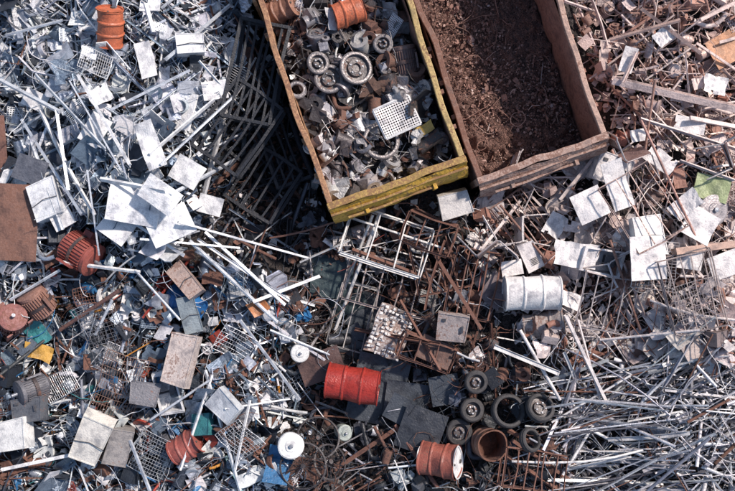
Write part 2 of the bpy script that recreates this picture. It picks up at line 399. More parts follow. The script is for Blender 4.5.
# ------------------------------------------------------------------ landmarks
KEEP=[]; KEEPH=[]
def put(mb,name,u,v,off=.3,yaw=0,pitch=0,roll=0,keep=18,z=None,hard=False):
    zz=z
    if z is None:
        x,y=W(u,v,1.2); zz=h(x,y)+off
    x,y=W(u,v,zz)
    if keep: (KEEPH if hard else KEEP).append((x,y,keep/60.))
    o=mb.build(name,None,None,(x,y,zz)); 
    Mx=rotm(rad(yaw),rad(pitch),rad(roll)); o.rotation_euler=Matrix(Mx.tolist()).to_euler()
    return o
def drum_mb(col,L=.88,r=.29,dent=.05,top=None,openend=False,seg=32):
    m=MB(); a=L/2
    pr=[(r+.012,-a),(r+.012,-a+.02),(r,-a+.03)]
    for c in (-L*.17,L*.17): pr+=[(r,c-.03),(r+.017,c-.008),(r+.017,c+.008),(r,c+.03)]
    pr+=[(r,a-.03),(r+.012,a-.02),(r+.012,a)]
    lathe(m,pr,col,seg,dent=dent)
    tp=top or col
    if openend: lathe(m,[(r+.012,a),(r-.012,a),(r-.014,-a+.05),(.001,-a+.05)],((.16,.07,.04),.8,0,.8),seg,dent=dent)
    else:
        lathe(m,[(r+.012,a),(r-.012,a),(r-.016,a-.02),(.001,a-.02)],tp,seg,dent=dent)
        lathe(m,[(.035,a-.02),(.035,a),(.001,a)],((.15,.14,.13),.4,.3,.5),10,T=(r*.6,0,0))
        lathe(m,[(.018,a-.02),(.018,a),(.001,a)],((.15,.14,.13),.4,.3,.5),8,T=(-r*.6,0,0))
    lathe(m,[(r+.012,-a),(r-.012,-a),(r-.016,-a+.02),(.001,-a+.02)],tp,seg,dent=dent)
    return m
RED=((.36,.035,.025),.36,0,.4); WHT=((.78,.78,.78),.15,0,.5); ORG=((.55,.15,.07),.42,0,.5)
BLU=((.03,.16,.42),.22,0,.4); BLK=((.025,.028,.033),.2,.1,.5); GRY=((.3,.32,.36),.35,.4,.45)
put(drum_mb(RED,dent=.09),'red_oil_drum',353,384,.42,yaw=-8,pitch=86,keep=27,hard=True)
put(drum_mb(((.34,.10,.07),.48,0,.5),L=.62,r=.27,top=WHT,dent=.12),'red_oil_drum',440,461,.4,yaw=-2,pitch=68,keep=22,hard=True)
put(drum_mb(ORG,L=.6,r=.2,dent=.1),'orange_oil_drum',110,27,.3,yaw=80,pitch=60,keep=12)
put(drum_mb(ORG,L=.5,r=.2,dent=.1),'orange_oil_drum',348,13,.2,yaw=200,pitch=82,keep=12)
put(drum_mb(((.38,.2,.14),.5,0,.5),L=.5,r=.2,dent=.1),'rusty_oil_drum',283,9,.15,yaw=20,pitch=60,keep=10)
put(drum_mb(((.78,.75,.73),.15,0,.5),L=.9,r=.27,dent=.08),'white_oil_drum',532,293,.42,yaw=0,pitch=90,keep=27,hard=True)
put(drum_mb(((.40,.35,.33),.52,.1,.6),L=.66,r=.2,dent=.2),'grey_oil_drum',544,324,.05,yaw=8,pitch=80,keep=5)
put(drum_mb(((.2,.11,.08),.5,0,.6),L=.5,r=.25,openend=True,dent=.06),'open_rusty_drum',488,443,.3,yaw=10,pitch=12,keep=16,hard=True)
put(drum_mb(((.36,.10,.08),.45,0,.5),L=.5,r=.22,dent=.12),'red_oil_drum',187,446,.25,yaw=30,pitch=80,keep=12)
put(drum_mb(BLU,L=.6,r=.2,dent=.1),'blue_oil_drum',186,303,.15,yaw=-30,pitch=70,keep=10)
def pot(col,r=.2,H=.3,lid=WHT):
    m=MB(); lathe(m,[(r*.5,-H),(r*.9,-H*.8),(r,-H*.5),(r,-.02),(r*1.05,0),(r*.95,.012),(r*.5,.02),(r*.45,.035),(.001,.04)],col,28,dent=.03)
    lathe(m,[(r*.16,.03),(r*.16,.08),(.001,.085)],GRY,12)
    sweep(m,[(r*.98,0,-.06),(r*1.2,0,-.06),(r*1.2,.08,-.06),(r*.98,.08,-.06)],prof('r',.015),GRY)
    return m
put(pot(((.82,.82,.8),.06,0,.4),.205,.5),'white_gas_bottle',291,446,.6,yaw=30,pitch=9,keep=14,hard=True)
put(pot(((.7,.71,.7),.2,0,.4),.15,.3),'white_gas_bottle',300,353,.45,pitch=12,keep=8)
put(pot(((.42,.47,.43),.25,0,.4),.13,.3),'grey_cooking_pot',345,433,.4,pitch=20,keep=8)
put(pot(((.40,.36,.36),.3,.2,.4),.24,.2),'round_grey_tank',714,210,.4,pitch=15,keep=13)
def motor(col,r=.22,L=.5):
    m=MB(); lathe(m,[(.001,-L*.55),(r*.55,-L*.53),(r*.9,-L*.42),(r,-L*.4),(r,L*.38),(r*1.04,L*.4),(r*1.04,L*.5),(r*.7,L*.54),(.001,L*.55)],col,28,dent=.01)
    for i in range(34):
        a=2*math.pi*i/34
        if 4.3<a<5.1: continue
        c,s=math.cos(a),math.sin(a)
        V=np.array([[c,-s,0],[s,c,0],[0,0,1]])
        box(m,(r+.008,0,0),(.03,.008,L*.72),col,V)
    lathe(m,[(r+.03,-.03),(r+.03,.03)],((.07,.05,.05),.5,0,.6),28)
    lathe(m,[(.03,L*.5),(.03,L*.75),(.001,L*.75)],GRY,10)
    box(m,(0,r+.06,0),(.14,.1,.16),col)
    box(m,(-r*.9,-r*.9,0),(.1,.03,L*.5),col); box(m,(r*.9,-r*.9,0),(.1,.03,L*.5),col)
    return m
put(motor(((.33,.09,.07),.4,0,.5),.27,.6),'electric_motor',80,252,.3,yaw=-30,pitch=74,keep=22,hard=True)
put(motor(((.26,.1,.09),.5,0,.6),.22,.5),'electric_motor',12,321,.3,yaw=40,pitch=30,keep=12)
put(motor(((.33,.18,.14),.5,0,.6),.22,.5),'electric_motor',38,303,.25,yaw=120,pitch=60,keep=10)
put(motor(((.16,.16,.18),.4,.2,.6),.2,.5),'electric_motor',33,388,.3,yaw=200,pitch=50,keep=12)
put(motor(((.2,.14,.13),.5,.2,.6),.2,.5),'electric_motor',405,62,.1,yaw=100,pitch=80,keep=10)
def ring(col,r=.25,w=.09,th=.07,hub=False,spokes=0,seg=36):
    m=MB(); ri=r-w
    pr=[(ri,-th/2),(ri+.01,-th*.7),(r-.02,-th*.7),(r,-th/2),(r,th/2),(r-.02,th*.7),(ri+.01,th*.7),(ri,th/2),(ri,-th/2)]
    lathe(m,pr,col,seg)
    lathe(m,[(r+.001,-th*.15),(r+.006,-th*.1),(r+.006,th*.1),(r+.001,th*.15)],col,seg)
    if hub:
        lathe(m,[(ri+.005,-.02),(ri*.7,-.03),(ri*.65,.02),(ri*.35,.03),(ri*.3,-.01),(.001,-.01)],((.14,.13,.13),.5,.4,.5),seg)
        for i in range(5):
            a=i*1.2566; lathe(m,[(.014,0),(.014,.045),(.001,.045)],GRY,8,T=(ri*.5*math.cos(a),ri*.5*math.sin(a),0))
    for i in range(spokes):
        a=2*math.pi*i/spokes; c,s=math.cos(a),math.sin(a)
        sweep(m,[(0.03*c,.03*s,0),(ri*c,ri*s,0)],prof('w',.012),col,up=np.array([0,0,1.]))
    if spokes: lathe(m,[(.001,-.04),(.04,-.04),(.04,.04),(.001,.04)],col,12)
    return m
for (u,v,r,w,t,hub,p) in ((476,382,.19,.07,.08,True,8),(472,410,.20,.08,.09,True,15),(459,432,.22,.08,.09,True,5),(508,411,.28,.07,.12,False,18),(540,408,.24,.07,.1,True,30),(530,440,.2,.06,.09,False,40)):
    put(ring(((.055,.052,.054),.25,0,.75),r,w,t,hub),'worn_tyre',u,v,.32,yaw=R.uniform(0,90),pitch=p,keep=r*50)
for (u,v,r,p) in ((318,438,.36,25),(303,466,.38,10),(330,462,.3,40),(316,318,.28,15)):
    put(ring(((.05,.045,.05),.4,.3,.5),r,.025,.025,False,14),'bicycle_wheel',u,v,.4,yaw=R.uniform(0,90),pitch=p,keep=8)
for (u,v,r,hub) in ((356,68,.27,True),(329,79,.24,True),(381,141,.3,False),(318,63,.18,True),(383,44,.16,True),(297,90,.15,False)):
    put(ring(((.24,.22,.22),.4,.4,.45),r,.06,.05,hub),'cast_iron_pulley',u,v,.28,yaw=R.uniform(0,90),pitch=R.uniform(5,25),keep=r*45)
m=MB(); perf(m,.62,.5,15,12,((.74,.72,.71),.15,0,.5),rotm(0),(0,0,0),.42,.02); 
for (a,b) in (((-.31,-.25),(.31,-.25)),((.31,-.25),(.31,.25)),((.31,.25),(-.31,.25)),((-.31,.25),(-.31,-.25))): sweep(m,[(a[0],a[1],0),(b[0],b[1],0)],prof('B',.03),WHT)
put(m,'white_vent_grille',397,117,.35,yaw=25,pitch=8,keep=18,hard=True)
def case(w,d,hh,col,open_=False):
    m=MB(); casing(m,w,d,hh,col,rotm(0),(0,0,-hh/2),open_); return m
for (nm,u,v,w,d,hh,col,yaw,o,off) in (
 ('rusty_metal_box',181,360,.42,.82,.28,((.6,.52,.48),.48,0,.5),-12,False,.5),
 ('grey_metal_box',144,394,.45,.38,.3,((.2,.2,.22),.4,.2,.5),-10,False,.4),
 ('cream_metal_box',92,438,.5,.75,.3,((.74,.71,.65),.25,0,.5),-25,False,.45),
 ('white_metal_box',14,436,.55,.5,.35,((.78,.78,.76),.25,0,.5),10,False,.4),
 ('white_metal_box',168,392,.4,.75,.2,((.76,.77,.78),.2,0,.5),12,True,.2),
 ('rusty_metal_box',186,281,.3,.6,.25,((.45,.35,.31),.5,0,.5),40,False,.4),
 ('grey_metal_box',190,314,.3,.6,.25,((.25,.3,.33),.35,.2,.5),15,False,.4),
 ('rusty_metal_box',453,327,.5,.42,.2,((.42,.36,.34),.5,0,.6),-6,False,.35),
 ('white_metal_box',648,236,.55,.6,.2,((.82,.78,.76),.12,0,.5),5,False,.4),
 ('white_metal_box',600,262,.7,.45,.25,((.8,.76,.75),.15,0,.5),-12,True,.35),
 ('white_metal_box',530,255,.3,.5,.25,((.76,.72,.71),.25,0,.5),25,False,.4),
 ('cream_metal_box',455,203,.5,.4,.25,((.66,.63,.6),.3,0,.5),14,False,.25),
 ('white_metal_box',610,170,.6,.5,.3,((.8,.76,.75),.15,0,.5),-15,False,.3),
 ('white_metal_box',190,45,.45,.35,.25,((.76,.77,.78),.15,0,.5),5,False,.35),
 ('white_metal_box',47,200,.45,.6,.25,((.76,.78,.8),.15,0,.5),22,False,.3),
 ('grey_metal_box',118,445,.4,.6,.3,((.33,.31,.3),.4,.2,.5),-16,False,.3),
 ('grey_metal_box',30,410,.5,.4,.3,((.14,.15,.17),.4,.2,.5),12,False,.25),
 ('white_metal_box',225,405,.35,.5,.2,((.64,.67,.7),.25,.2,.5),50,False,.3)):
    put(case(w,d,hh,col,o),nm,u,v,off,yaw=yaw,pitch=R.uniform(-14,14),roll=R.uniform(-14,14),keep=max(w,d)*22)
def plate(w,d,col,cr=.006,fold=0,fl=0,n=8,torn=0):
    m=MB(); sheet(m,w,d,col,rotm(0),(0,0,0),cr,fold,fl,n,torn); return m
SL=((.062,.074,.092),.08,.1,.5); TEAL=((.05,.078,.085),.08,.1,.5); BR=((.10,.06,.055),.4,0,.6); PWH=((.82,.78,.76),.1,0,.5)
for (nm,u,v,w,d,col,yaw,off) in (
 ('dark_steel_sheet',332,276,.72,.75,TEAL,-5,.20),('dark_steel_sheet',345,300,.7,.5,TEAL,22,.14),('brown_steel_sheet',321,366,.75,.5,BR,20,.26),
 ('dark_steel_sheet',350,345,.65,.55,SL,32,.2),('dark_steel_sheet',378,390,.9,1.15,SL,-14,.20),('dark_steel_sheet',407,400,.75,.6,SL,-8,.27),('dark_steel_sheet',421,431,.72,.75,((.04,.046,.058),.06,.1,.5),-20,.34),
 ('dark_steel_sheet',404,412,.6,.45,SL,-28,.40),('brown_steel_sheet',436,352,.6,.4,((.17,.1,.08),.5,0,.6),-25,.3),('dark_steel_sheet',445,390,.5,.5,SL,10,.2),('dark_steel_sheet',365,310,.5,.7,SL,-22,.12),
 ('rusty_steel_plate',6,222,1.0,1.25,((.22,.115,.085),.5,0,.7),-3,.4),('rusty_steel_plate',-12,145,.6,.95,((.21,.105,.08),.5,0,.7),5,.45),('grey_steel_plate',30,170,.5,.42,((.13,.14,.17),.3,.2,.5),-20,.5),
 ('white_sheet_panel',146,60,.26,.6,WHT,15,.4),('white_sheet_panel',150,145,.3,.75,WHT,20,.5),('white_sheet_panel',187,172,.5,.4,WHT,-30,.5),
 ('white_sheet_panel',135,205,.8,.6,((.80,.81,.83),.05,0,.5),-10,.36),('white_sheet_panel',170,225,.7,.5,((.78,.80,.82),.05,0,.5),25,.33),('white_sheet_panel',118,225,.5,.5,((.8,.81,.82),.05,0,.5),55,.42),('white_sheet_panel',160,195,.6,.4,((.8,.81,.82),.05,0,.5),-35,.46),
 ('white_sheet_panel',95,130,.5,.35,WHT,60,.4),('white_sheet_panel',215,90,.4,.3,WHT,10,.4),('white_sheet_panel',60,215,.45,.35,WHT,-60,.4),('white_sheet_panel',35,100,.4,.3,WHT,-25,.4),('white_sheet_panel',100,95,.35,.28,WHT,30,.4),('white_sheet_panel',210,205,.4,.3,WHT,-15,.4),
 ('white_sheet_panel',576,255,.7,.4,PWH,-8,.6),('white_sheet_panel',648,258,.6,.7,PWH,3,.55),('white_sheet_panel',590,205,.5,.5,PWH,25,.5),
 ('white_sheet_panel',617,185,.35,.8,PWH,20,.6),('orange_steel_sheet',727,48,.6,.5,((.58,.30,.17),.3,0,.6),30,.3),('white_sheet_panel',700,225,.5,.5,PWH,-30,.5),
 ('white_sheet_panel',685,205,.5,.3,PWH,40,.5),('white_sheet_panel',725,265,.5,.4,PWH,20,.5),('white_sheet_panel',660,160,.5,.3,PWH,-40,.4),('white_sheet_panel',555,225,.4,.3,PWH,60,.4),('white_sheet_panel',512,268,.35,.25,PWH,10,.4),
 ('white_sheet_panel',628,60,.4,.22,PWH,75,.4),('white_sheet_panel',690,125,.5,.25,PWH,-12,.4),('white_sheet_panel',715,85,.4,.3,PWH,-12,.4),('white_sheet_panel',665,35,.35,.25,PWH,40,.4),('white_sheet_panel',640,135,.3,.2,PWH,10,.4),('white_sheet_panel',570,300,.4,.25,PWH,-20,.35),('white_sheet_panel',690,260,.4,.3,PWH,-8,.4)):
    dk='dark' in nm or nm=='brown_steel_sheet'; pl='plate' in nm
    tn=0 if dk or pl else R.choice((0,0,0,.04))
    put(plate(w,d,col,.008 if dk or pl else R.choice((.008,.014,.02)),0 if dk or pl else R.choice([0,.1,.35]),.02 if 'white' in nm else 0.006,10,tn),nm,u,v,off,yaw=yaw,pitch=R.uniform(-3,3) if dk else R.uniform(-12,12),roll=R.uniform(-3,3),keep=max(w,d)*(15 if pl else 24),hard=dk and u>370 or u==332)
# speckled crumpled board
m=MB(); sheet(m,.62,.85,((.50,.44,.41),.6,0,.6),rotm(0),(0,0,0),.03,0,.04,12)
for i in range(12):
    for j in range(9):
        if R.random()<.7: box(m,(-.27+j*.068+R.uniform(-.015,.015),-.39+i*.071+R.uniform(-.01,.01),.03),(.045,.035,.02),((.74,.72,.70),.3,0,.5),jit=.014)
put(m,'perforated_tile_panel',390,332,.5,yaw=-20,pitch=8,keep=22,hard=True)
m=MB(); sheet(m,.55,.4,((.36,.42,.22),.2,0,.5),rotm(0),(0,0,0),.02,.1,.04,10); put(m,'green_plastic_tray',712,188,.35,yaw=-14,keep=8)
m=MB(); sheet(m,.45,.25,((.62,.36,.08),.3,0,.5),rotm(0),(0,0,0),.03,.2,.03,8); put(m,'yellow_metal_cover',38,352,.4,yaw=-20,keep=6)
m=MB(); sheet(m,.3,.16,((.6,.4,.1),.3,0,.5),rotm(0),(0,0,0),.03,.2,.03,8); put(m,'yellow_metal_cover',425,128,.3,yaw=30,keep=3)
m=MB(); sheet(m,.3,.25,((.5,.2,.08),.3,0,.5),rotm(0),(0,0,0),.03,.4,.03,8); put(m,'orange_metal_cover',258,307,.4,yaw=30,keep=4)
# rack / frame objects
def frame(w,d,hh,s,col,sl=3,kind='L'):
    m=MB()
    def b(p,q,ss=s,k=kind):
        p=np.array(p,float);q=np.array(q,float); mid=(p+q)/2+NP.uniform(-.03,.03,3)
        sweep(m,[p,mid,q],prof(k,ss),col,up=np.array([.3,.2,1.]))
    C=[(-w/2,-d/2),(w/2,-d/2),(w/2,d/2),(-w/2,d/2)]
    for z in (0,hh):
        for i in range(4): b((*C[i],z),(*C[(i+1)%4],z))
    for c in C: b((*c,0),(*c,hh))
    for i in range(1,sl+1):
        x=-w/2+w*i/(sl+1)+R.uniform(-.02,.02); b((x,-d/2,hh),(x+R.uniform(-.03,.03),d/2,hh),s*.7,'B')
    b((-w/2,-d/2,0),(w/2,d/2,0),s*.5,'r')
    return m
RR=((.20,.10,.075),.6,0,.75); PW=((.74,.71,.68),.25,0,.5); GYR=((.38,.32,.30),.5,.2,.6)
for (u,v,w,d,hh,s,col,yaw,off,sl) in (
 (385,243,1.35,.8,.3,.032,PW,-18,.35,2),(390,285,1.5,.8,.35,.032,GYR,-14,.15,4),(352,315,.6,1.1,.2,.025,((.5,.47,.45),.4,0,.5),-15,.3,1),
 (440,265,.9,.9,.3,.03,RR,12,.15,3),(430,232,.8,.5,.3,.03,RR,-20,.3,2),(475,285,.7,1.1,.35,.03,RR,-12,.1,3),(425,350,.9,.4,.2,.03,RR,-20,.3,2),
 (520,225,.6,1.0,.3,.025,((.35,.23,.2),.5,0,.6),35,.3,3),(600,300,.9,.9,.3,.022,((.5,.44,.43),.3,.2,.5),-10,.3,3),(690,290,.8,1.2,.3,.022,((.40,.33,.31),.4,.2,.5),14,.3,4),
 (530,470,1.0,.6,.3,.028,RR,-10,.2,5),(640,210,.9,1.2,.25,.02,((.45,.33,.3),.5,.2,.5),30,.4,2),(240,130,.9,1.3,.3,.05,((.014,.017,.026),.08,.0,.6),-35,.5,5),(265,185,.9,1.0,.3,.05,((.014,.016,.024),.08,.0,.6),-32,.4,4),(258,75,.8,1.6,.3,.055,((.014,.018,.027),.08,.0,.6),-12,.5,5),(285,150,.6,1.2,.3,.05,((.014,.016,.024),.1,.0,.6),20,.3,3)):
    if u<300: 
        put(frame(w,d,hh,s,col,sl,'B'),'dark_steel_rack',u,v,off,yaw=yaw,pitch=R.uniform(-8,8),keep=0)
    else: put(frame(w,d,hh,s,col,sl),'rusty_metal_frame' if col is RR else 'metal_shelf_frame',u,v,off,yaw=yaw,pitch=R.uniform(-14,14),roll=R.uniform(-10,10),keep=12)
def gridob(w,d,nx,ny,t,col):
    m=MB(); grid(m,w,d,nx,ny,t,col,rotm(0),(0,0,0)); return m
for (u,v,w,d,nx,ny,col,yaw) in ((120,385,.7,1.1,16,8,((.3,.19,.15),.5,0,.6),-18),(105,335,.6,.9,9,14,((.2,.2,.22),.4,.3,.5),20),(152,455,.6,.7,12,12,((.55,.57,.6),.3,.4,.4),-25),(60,385,.6,.4,16,6,((.5,.52,.55),.3,.4,.4),30),
 (655,265,.7,.8,10,16,((.62,.57,.56),.3,.3,.4),-5),(700,300,.8,.6,18,8,((.5,.44,.43),.4,.3,.4),14),(235,345,.6,.5,14,7,((.55,.57,.62),.3,.4,.4),-30),(95,62,.5,.35,14,7,WHT,-20),(215,110,.4,.45,9,12,((.6,.62,.66),.2,.4,.4),25),(240,440,.45,.6,8,14,((.4,.42,.46),.3,.4,.4),40)):
    put(gridob(w,d,nx,ny,.007,col),'wire_mesh_grid',u,v,.4,yaw=yaw,pitch=R.uniform(-14,14),roll=R.uniform(-14,14),keep=8)
def chair(col,seatcol):
    m=MB(); pr=prof('R',.026)
    for x in (-.21,.21):
        sweep(m,[(x,-.25,0),(x,-.22,.42),(x,-.18,.45),(x,.18,.45),(x,.22,.5),(x,.27,.85),(x,.26,.9)],pr,col,True)
        sweep(m,[(x,.28,0),(x,.2,.44)],pr,col,True)
    sweep(m,[(-.21,.26,.9),(.21,.26,.9)],pr,col,True); sweep(m,[(-.21,-.24,.2),(.21,-.24,.2)],pr,col,True)
    sheet(m,.44,.42,seatcol,rotm(0),(0,0,.47),.008,0,.03); sheet(m,.42,.2,seatcol,rotm(0,0,rad(80)),(0,.27,.76),.008,0,.02)
    return m
for (u,v,a,b,c,s) in ((585,283,30,80,10,((.6,.56,.55),.3,0,.5)),(640,180,110,70,0,((.3,.19,.17),.5,0,.5)),(508,205,60,95,0,((.5,.43,.42),.4,0,.5)),(545,230,200,80,20,((.7,.66,.64),.3,0,.5)),(700,165,20,75,0,((.3,.19,.17),.4,0,.5)),(470,228,-30,80,20,((.3,.22,.2),.4,0,.5))):
    put(chair(((.5,.45,.44),.3,.3,.4),s),'tubular_steel_chair',u,v,.35,yaw=a,pitch=b,roll=c,keep=10)
# ------------------------------------------------------------------ scatter generators
def kept(x,y,z=None,m=0):
    for (a,b,r) in KEEPH:
        if (x-a)**2+(y-b)**2<(r+m*.6)**2: return 2
    for (a,b,r) in KEEP:
        if (x-a)**2+(y-b)**2<(r+m)**2: return 1
    return 0
def skip(x,y,m,p=.8):
    k=kept(x,y,m=m); return k==2 and R.random()<.97 or k==1 and R.random()<p
def bar(mb,ax,ay,bx,by,w,pt,kind,lo=0,hi=.3,za=None,zb=None,bend=None,check=0):
    if check>=0:
        for s in (0,.2,.4,.5,.6,.8,1):
            x=ax+(bx-ax)*s;y=ay+(by-ay)*s
            if check==0 and in_c(x,y): return
            q=loc_in(x,y,C1O)
            if check==0 and -.28<q[1]<0 and -.1<q[0]<C1W+.1: return
            if check in(1,2) and in_c(x,y,-.12)!=check: return
            k=kept(x,y)
            if k==2 and R.random()<.85 or k==1 and R.random()<.4: return
    za=h(ax,ay)+R.uniform(lo,hi) if za is None else za; zb=h(bx,by)+R.uniform(lo,hi) if zb is None else zb
    a=np.array([ax,ay,za]); b=np.array([bx,by,zb]); L=np.linalg.norm(b-a)
    mid=(a+b)/2; hm=h(mid[0],mid[1])-.05
    if mid[2]<hm: a[2]+=hm-mid[2]; b[2]+=hm-mid[2]
    bd=R.random() if bend is None else bend
    if bd<.62: path=[a,b]
    elif bd<.82:
        o=NP.uniform(-1,1,3)*L*.05; path=[a+(b-a)*s+o*math.sin(math.pi*s) for s in (0,.25,.5,.75,1)]
    else:
        s=R.uniform(.2,.8); q=a+(b-a)*s+NP.uniform(-1,1,3)*L*np.array([.12,.12,.05]); path=[a,q+(a-q)*.06,q+(b-q)*.06,b]
    sweep(mb,path,prof(kind,w,w*R.uniform(.5,1) if kind in 'LUBI' else None),pt,smooth=kind in 'Rr',hollow=(kind=='R' and w>.04))
def g_bar(mb,x,y,pal,o,chk):
    L=o.get('L',(.3,1.2)); L=L[0]+(L[1]-L[0])*R.random()**1.6
    th=rad(R.choice(o['ang'])+R.gauss(0,o.get('spread',16))) if o.get('ang') and R.random()<o.get('bias',.7) else R.uniform(0,3.1416)
    w=o.get('w',(.015,.06)); w=w[0]+(w[1]-w[0])*R.random()**1.8
    dx,dy=math.cos(th)*L/2,math.sin(th)*L/2
    bar(mb,x-dx,y-dy,x+dx,y+dy,w,pick(pal),R.choice(o.get('kind','LLUBBFFRRI')),o.get('lo',0),o.get('hi',.3),check=chk)
def pose(t): return rotm(R.uniform(0,6.28),R.gauss(0,t),R.gauss(0,t))
def g_chip(mb,x,y,pal,o,chk):
    n=R.choice((4,4,5,6)); s0=o.get('s',(.015,.08)); s=R.uniform(*s0)*(1 if R.random()<.85 else 1.6); a=R.uniform(.25,1)
    V=np.array([(s*math.cos(6.283*i/n+R.uniform(-.4,.4)),a*s*math.sin(6.283*i/n+R.uniform(-.4,.4)),R.uniform(-.2,.2)*s) for i in range(n)])
    V=V@pose(.6).T+np.array([x,y,h(x,y)+R.uniform(-.08,.12)*(.4 if chk==2 else 1)]); mb.add(V,[tuple(range(n))],pick(pal))
def g_sheet(mb,x,y,pal,o,chk):
    w=R.uniform(*o.get('S',(.10,.42))); d=w*R.uniform(.3,1.5)
    if skip(x,y,w*.3): return
    sheet(mb,w,min(d,.8),pick(pal),pose(.35),(x,y,h(x,y)+R.uniform(0,.28)),R.choice((.002,.004,.01,.025)),R.choice((0,.3,.8,1.5)),R.choice((0,.02,.04)),6,R.choice((0,0,0,.04,.1)))
def g_perf(mb,x,y,pal,o,chk):
    if skip(x,y,.1): return
    if R.random()<.5: perf(mb,R.uniform(.2,.45),R.uniform(.12,.3),R.randint(6,14),R.randint(4,9),pick(pal),pose(.35),(x,y,h(x,y)+R.uniform(.05,.3)),.45,.02)
    else: grid(mb,R.uniform(.2,.6),R.uniform(.15,.4),R.randint(6,14),R.randint(2,7),R.uniform(.005,.009),pick(pal),pose(.35),(x,y,h(x,y)+R.uniform(.05,.3)))
def g_can(mb,x,y,pal,o,chk):
    r=R.uniform(.03,.12); L=r*R.uniform(.5,4)
    if skip(x,y,r): return
    M=pose(.3) if R.random()<.3 else pose(.3)@rotm(0,1.57,0); pt=pick(pal); a=L/2; T=(x,y,h(x,y)+R.uniform(0,.22))
    if R.random()<.5: pr=[(.001,-a),(r*.95,-a),(r,-a+.01),(r,0),(r*1.04,.004),(r,.008),(r,a),(r*.9,a),(r*.88,-a*.8),(.001,-a*.8)]
    else: pr=[(.001,-a),(r*.5,-a),(r*.55,-a*.6),(r,-a*.5),(r,a*.5),(r*.8,a*.6),(r*.8,a),(.3*r,a),(.3*r,a*1.3),(.001,a*1.3)]
    lathe(mb,pr,pt,14,M,T,dent=.08)
def g_ring(mb,x,y,pal,o,chk):
    r=R.uniform(.06,.2); ri=r*R.uniform(.5,.88); t=R.uniform(.01,.05)
    if skip(x,y,r): return
    lathe(mb,[(ri,-t),(r,-t),(r,t),(ri,t),(ri,-t)],pick(pal),20,pose(.6),(x,y,h(x,y)+R.uniform(0.0,.2)))
def g_box(mb,x,y,pal,o,chk):
    w=R.uniform(.1,.36)
    if skip(x,y,w*.4): return
    casing(mb,w,w*R.uniform(.4,1.2),w*R.uniform(.3,.8),pick(pal),pose(.5),(x,y,h(x,y)+R.uniform(-.08,.15)),R.random()<.45)
def g_lump(mb,x,y,pal,o,chk):
    """cast machine part: several jittered blocks, flanges and bores"""
    s=R.uniform(.08,.2)*o.get('k',1)
    if skip(x,y,s*.5): return
    M=pose(.6); T=(x,y,h(x,y)+R.uniform(0,.18)); pt=pick(pal)
    for i in range(R.randint(2,4)):
        box(mb,NP.uniform(-.5,.5,3)*s,NP.uniform(.3,1.2,3)*s,pt,M@rotm(R.choice((0,.3,.78))),T,jit=s*.12)
    for i in range(R.randint(1,2)):
        r=s*R.uniform(.3,.6); c=M@(NP.uniform(-.5,.5,3)*s)
        lathe(mb,[(r,-s*.7),(r,s*.4),(r*1.3,s*.4),(r*1.3,s*.55),(r*.6,s*.55),(r*.6,-s*.1),(.001,-s*.1)],pt,14,M@pose(.8),np.array(T)+c)
def g_wire(mb,x,y,pal,o,chk):
    if kept(x,y)==2 and R.random()<.8: return
    n=R.randint(6,14); p=np.array([x,y,h(x,y)+R.uniform(.05,.3)*(.3 if chk==2 else 1)]); th=R.uniform(0,6.28); k=R.gauss(0,.25); st=R.uniform(.04,.13); P=[]
    for i in range(n):
        P.append(p.copy()); th+=k+R.gauss(0,.22); p=p+np.array([math.cos(th)*st,math.sin(th)*st,R.gauss(0,.02)])
        if chk==0 and in_c(p[0],p[1]): return
        if chk and in_c(p[0],p[1],-.1)!=chk: return
        p[2]=max(p[2],h(p[0],p[1]))
    sweep(mb,P,prof('r' ,R.uniform(.006,.018)),pick(pal),True,up=np.array([.1,.05,1.]))
def g_pipe(mb,x,y,pal,o,chk):
    """bent exhaust-like / elbow pipe"""
    if skip(x,y,.1,1): return
    M=pose(.3); r=R.uniform(.025,.07); L=R.uniform(.15,.5); b=R.uniform(.1,.3); n=6
    P=[(-L,0,0),(-b*.3,0,0)]+[(b*math.sin(t),b*(1-math.cos(t)),0) for t in np.linspace(0,R.uniform(.6,1.6),n)]
    t=P[-1]; P.append((t[0]+.02,t[1]+.12,0))
    Q=np.array(P)@M.T+np.array([x,y,h(x,y)+R.uniform(.05,.22)])
    for q in (Q[0],Q[-1]):
        if (in_c(q[0],q[1],-.1)!=chk if chk else in_c(q[0],q[1])): return
    sweep(mb,Q,prof('R',r*1.4),pick(pal),True,up=M@np.array([0,0,1.]),hollow=True)
GEN=dict(chip=g_chip,bar=g_bar,sheet=g_sheet,perf=g_perf,can=g_can,ring=g_ring,box=g_box,lump=g_lump,wire=g_wire,pipe=g_pipe)
def inpoly(u,v,P):
    c=False; j=len(P)-1
    for i in range(len(P)):
        if (P[i][1]>v)!=(P[j][1]>v) and u<(P[j][0]-P[i][0])*(v-P[i][1])/(P[j][1]-P[i][1])+P[i][0]: c=not c
        j=i
    return c
def area(P): return abs(sum(P[i][0]*P[(i+1)%len(P)][1]-P[(i+1)%len(P)][0]*P[i][1] for i in range(len(P))))/2/3600
def fill(name,poly,recipe,chk=0):
    A=area(poly); mb=MB(); us=[p[0] for p in poly]; vs=[p[1] for p in poly]
    for (g,rate,pal,o) in recipe:
        n=int(A*rate); i=0; tries=0
        while i<n and tries<n*12:
            tries+=1; u=R.uniform(min(us),max(us)); v=R.uniform(min(vs),max(vs))
            if not inpoly(u+R.gauss(0,6),v+R.gauss(0,6),poly): continue
            x,y=W(u,v,1.1 if chk!=2 else .5)
            c=in_c(x,y,.1 if chk==0 else -.12)
            if c!=chk: continue
            GEN[g](mb,x,y,pal,o,chk); i+=1
    return mb
Z_TL=[(-120,-105),(235,-105),(256,0),(228,110),(205,225),(150,268),(0,262),(-120,262)]
Z_BL=[(-120,255),(150,262),(240,262),(300,310),(300,400),(330,595),(-120,595)]
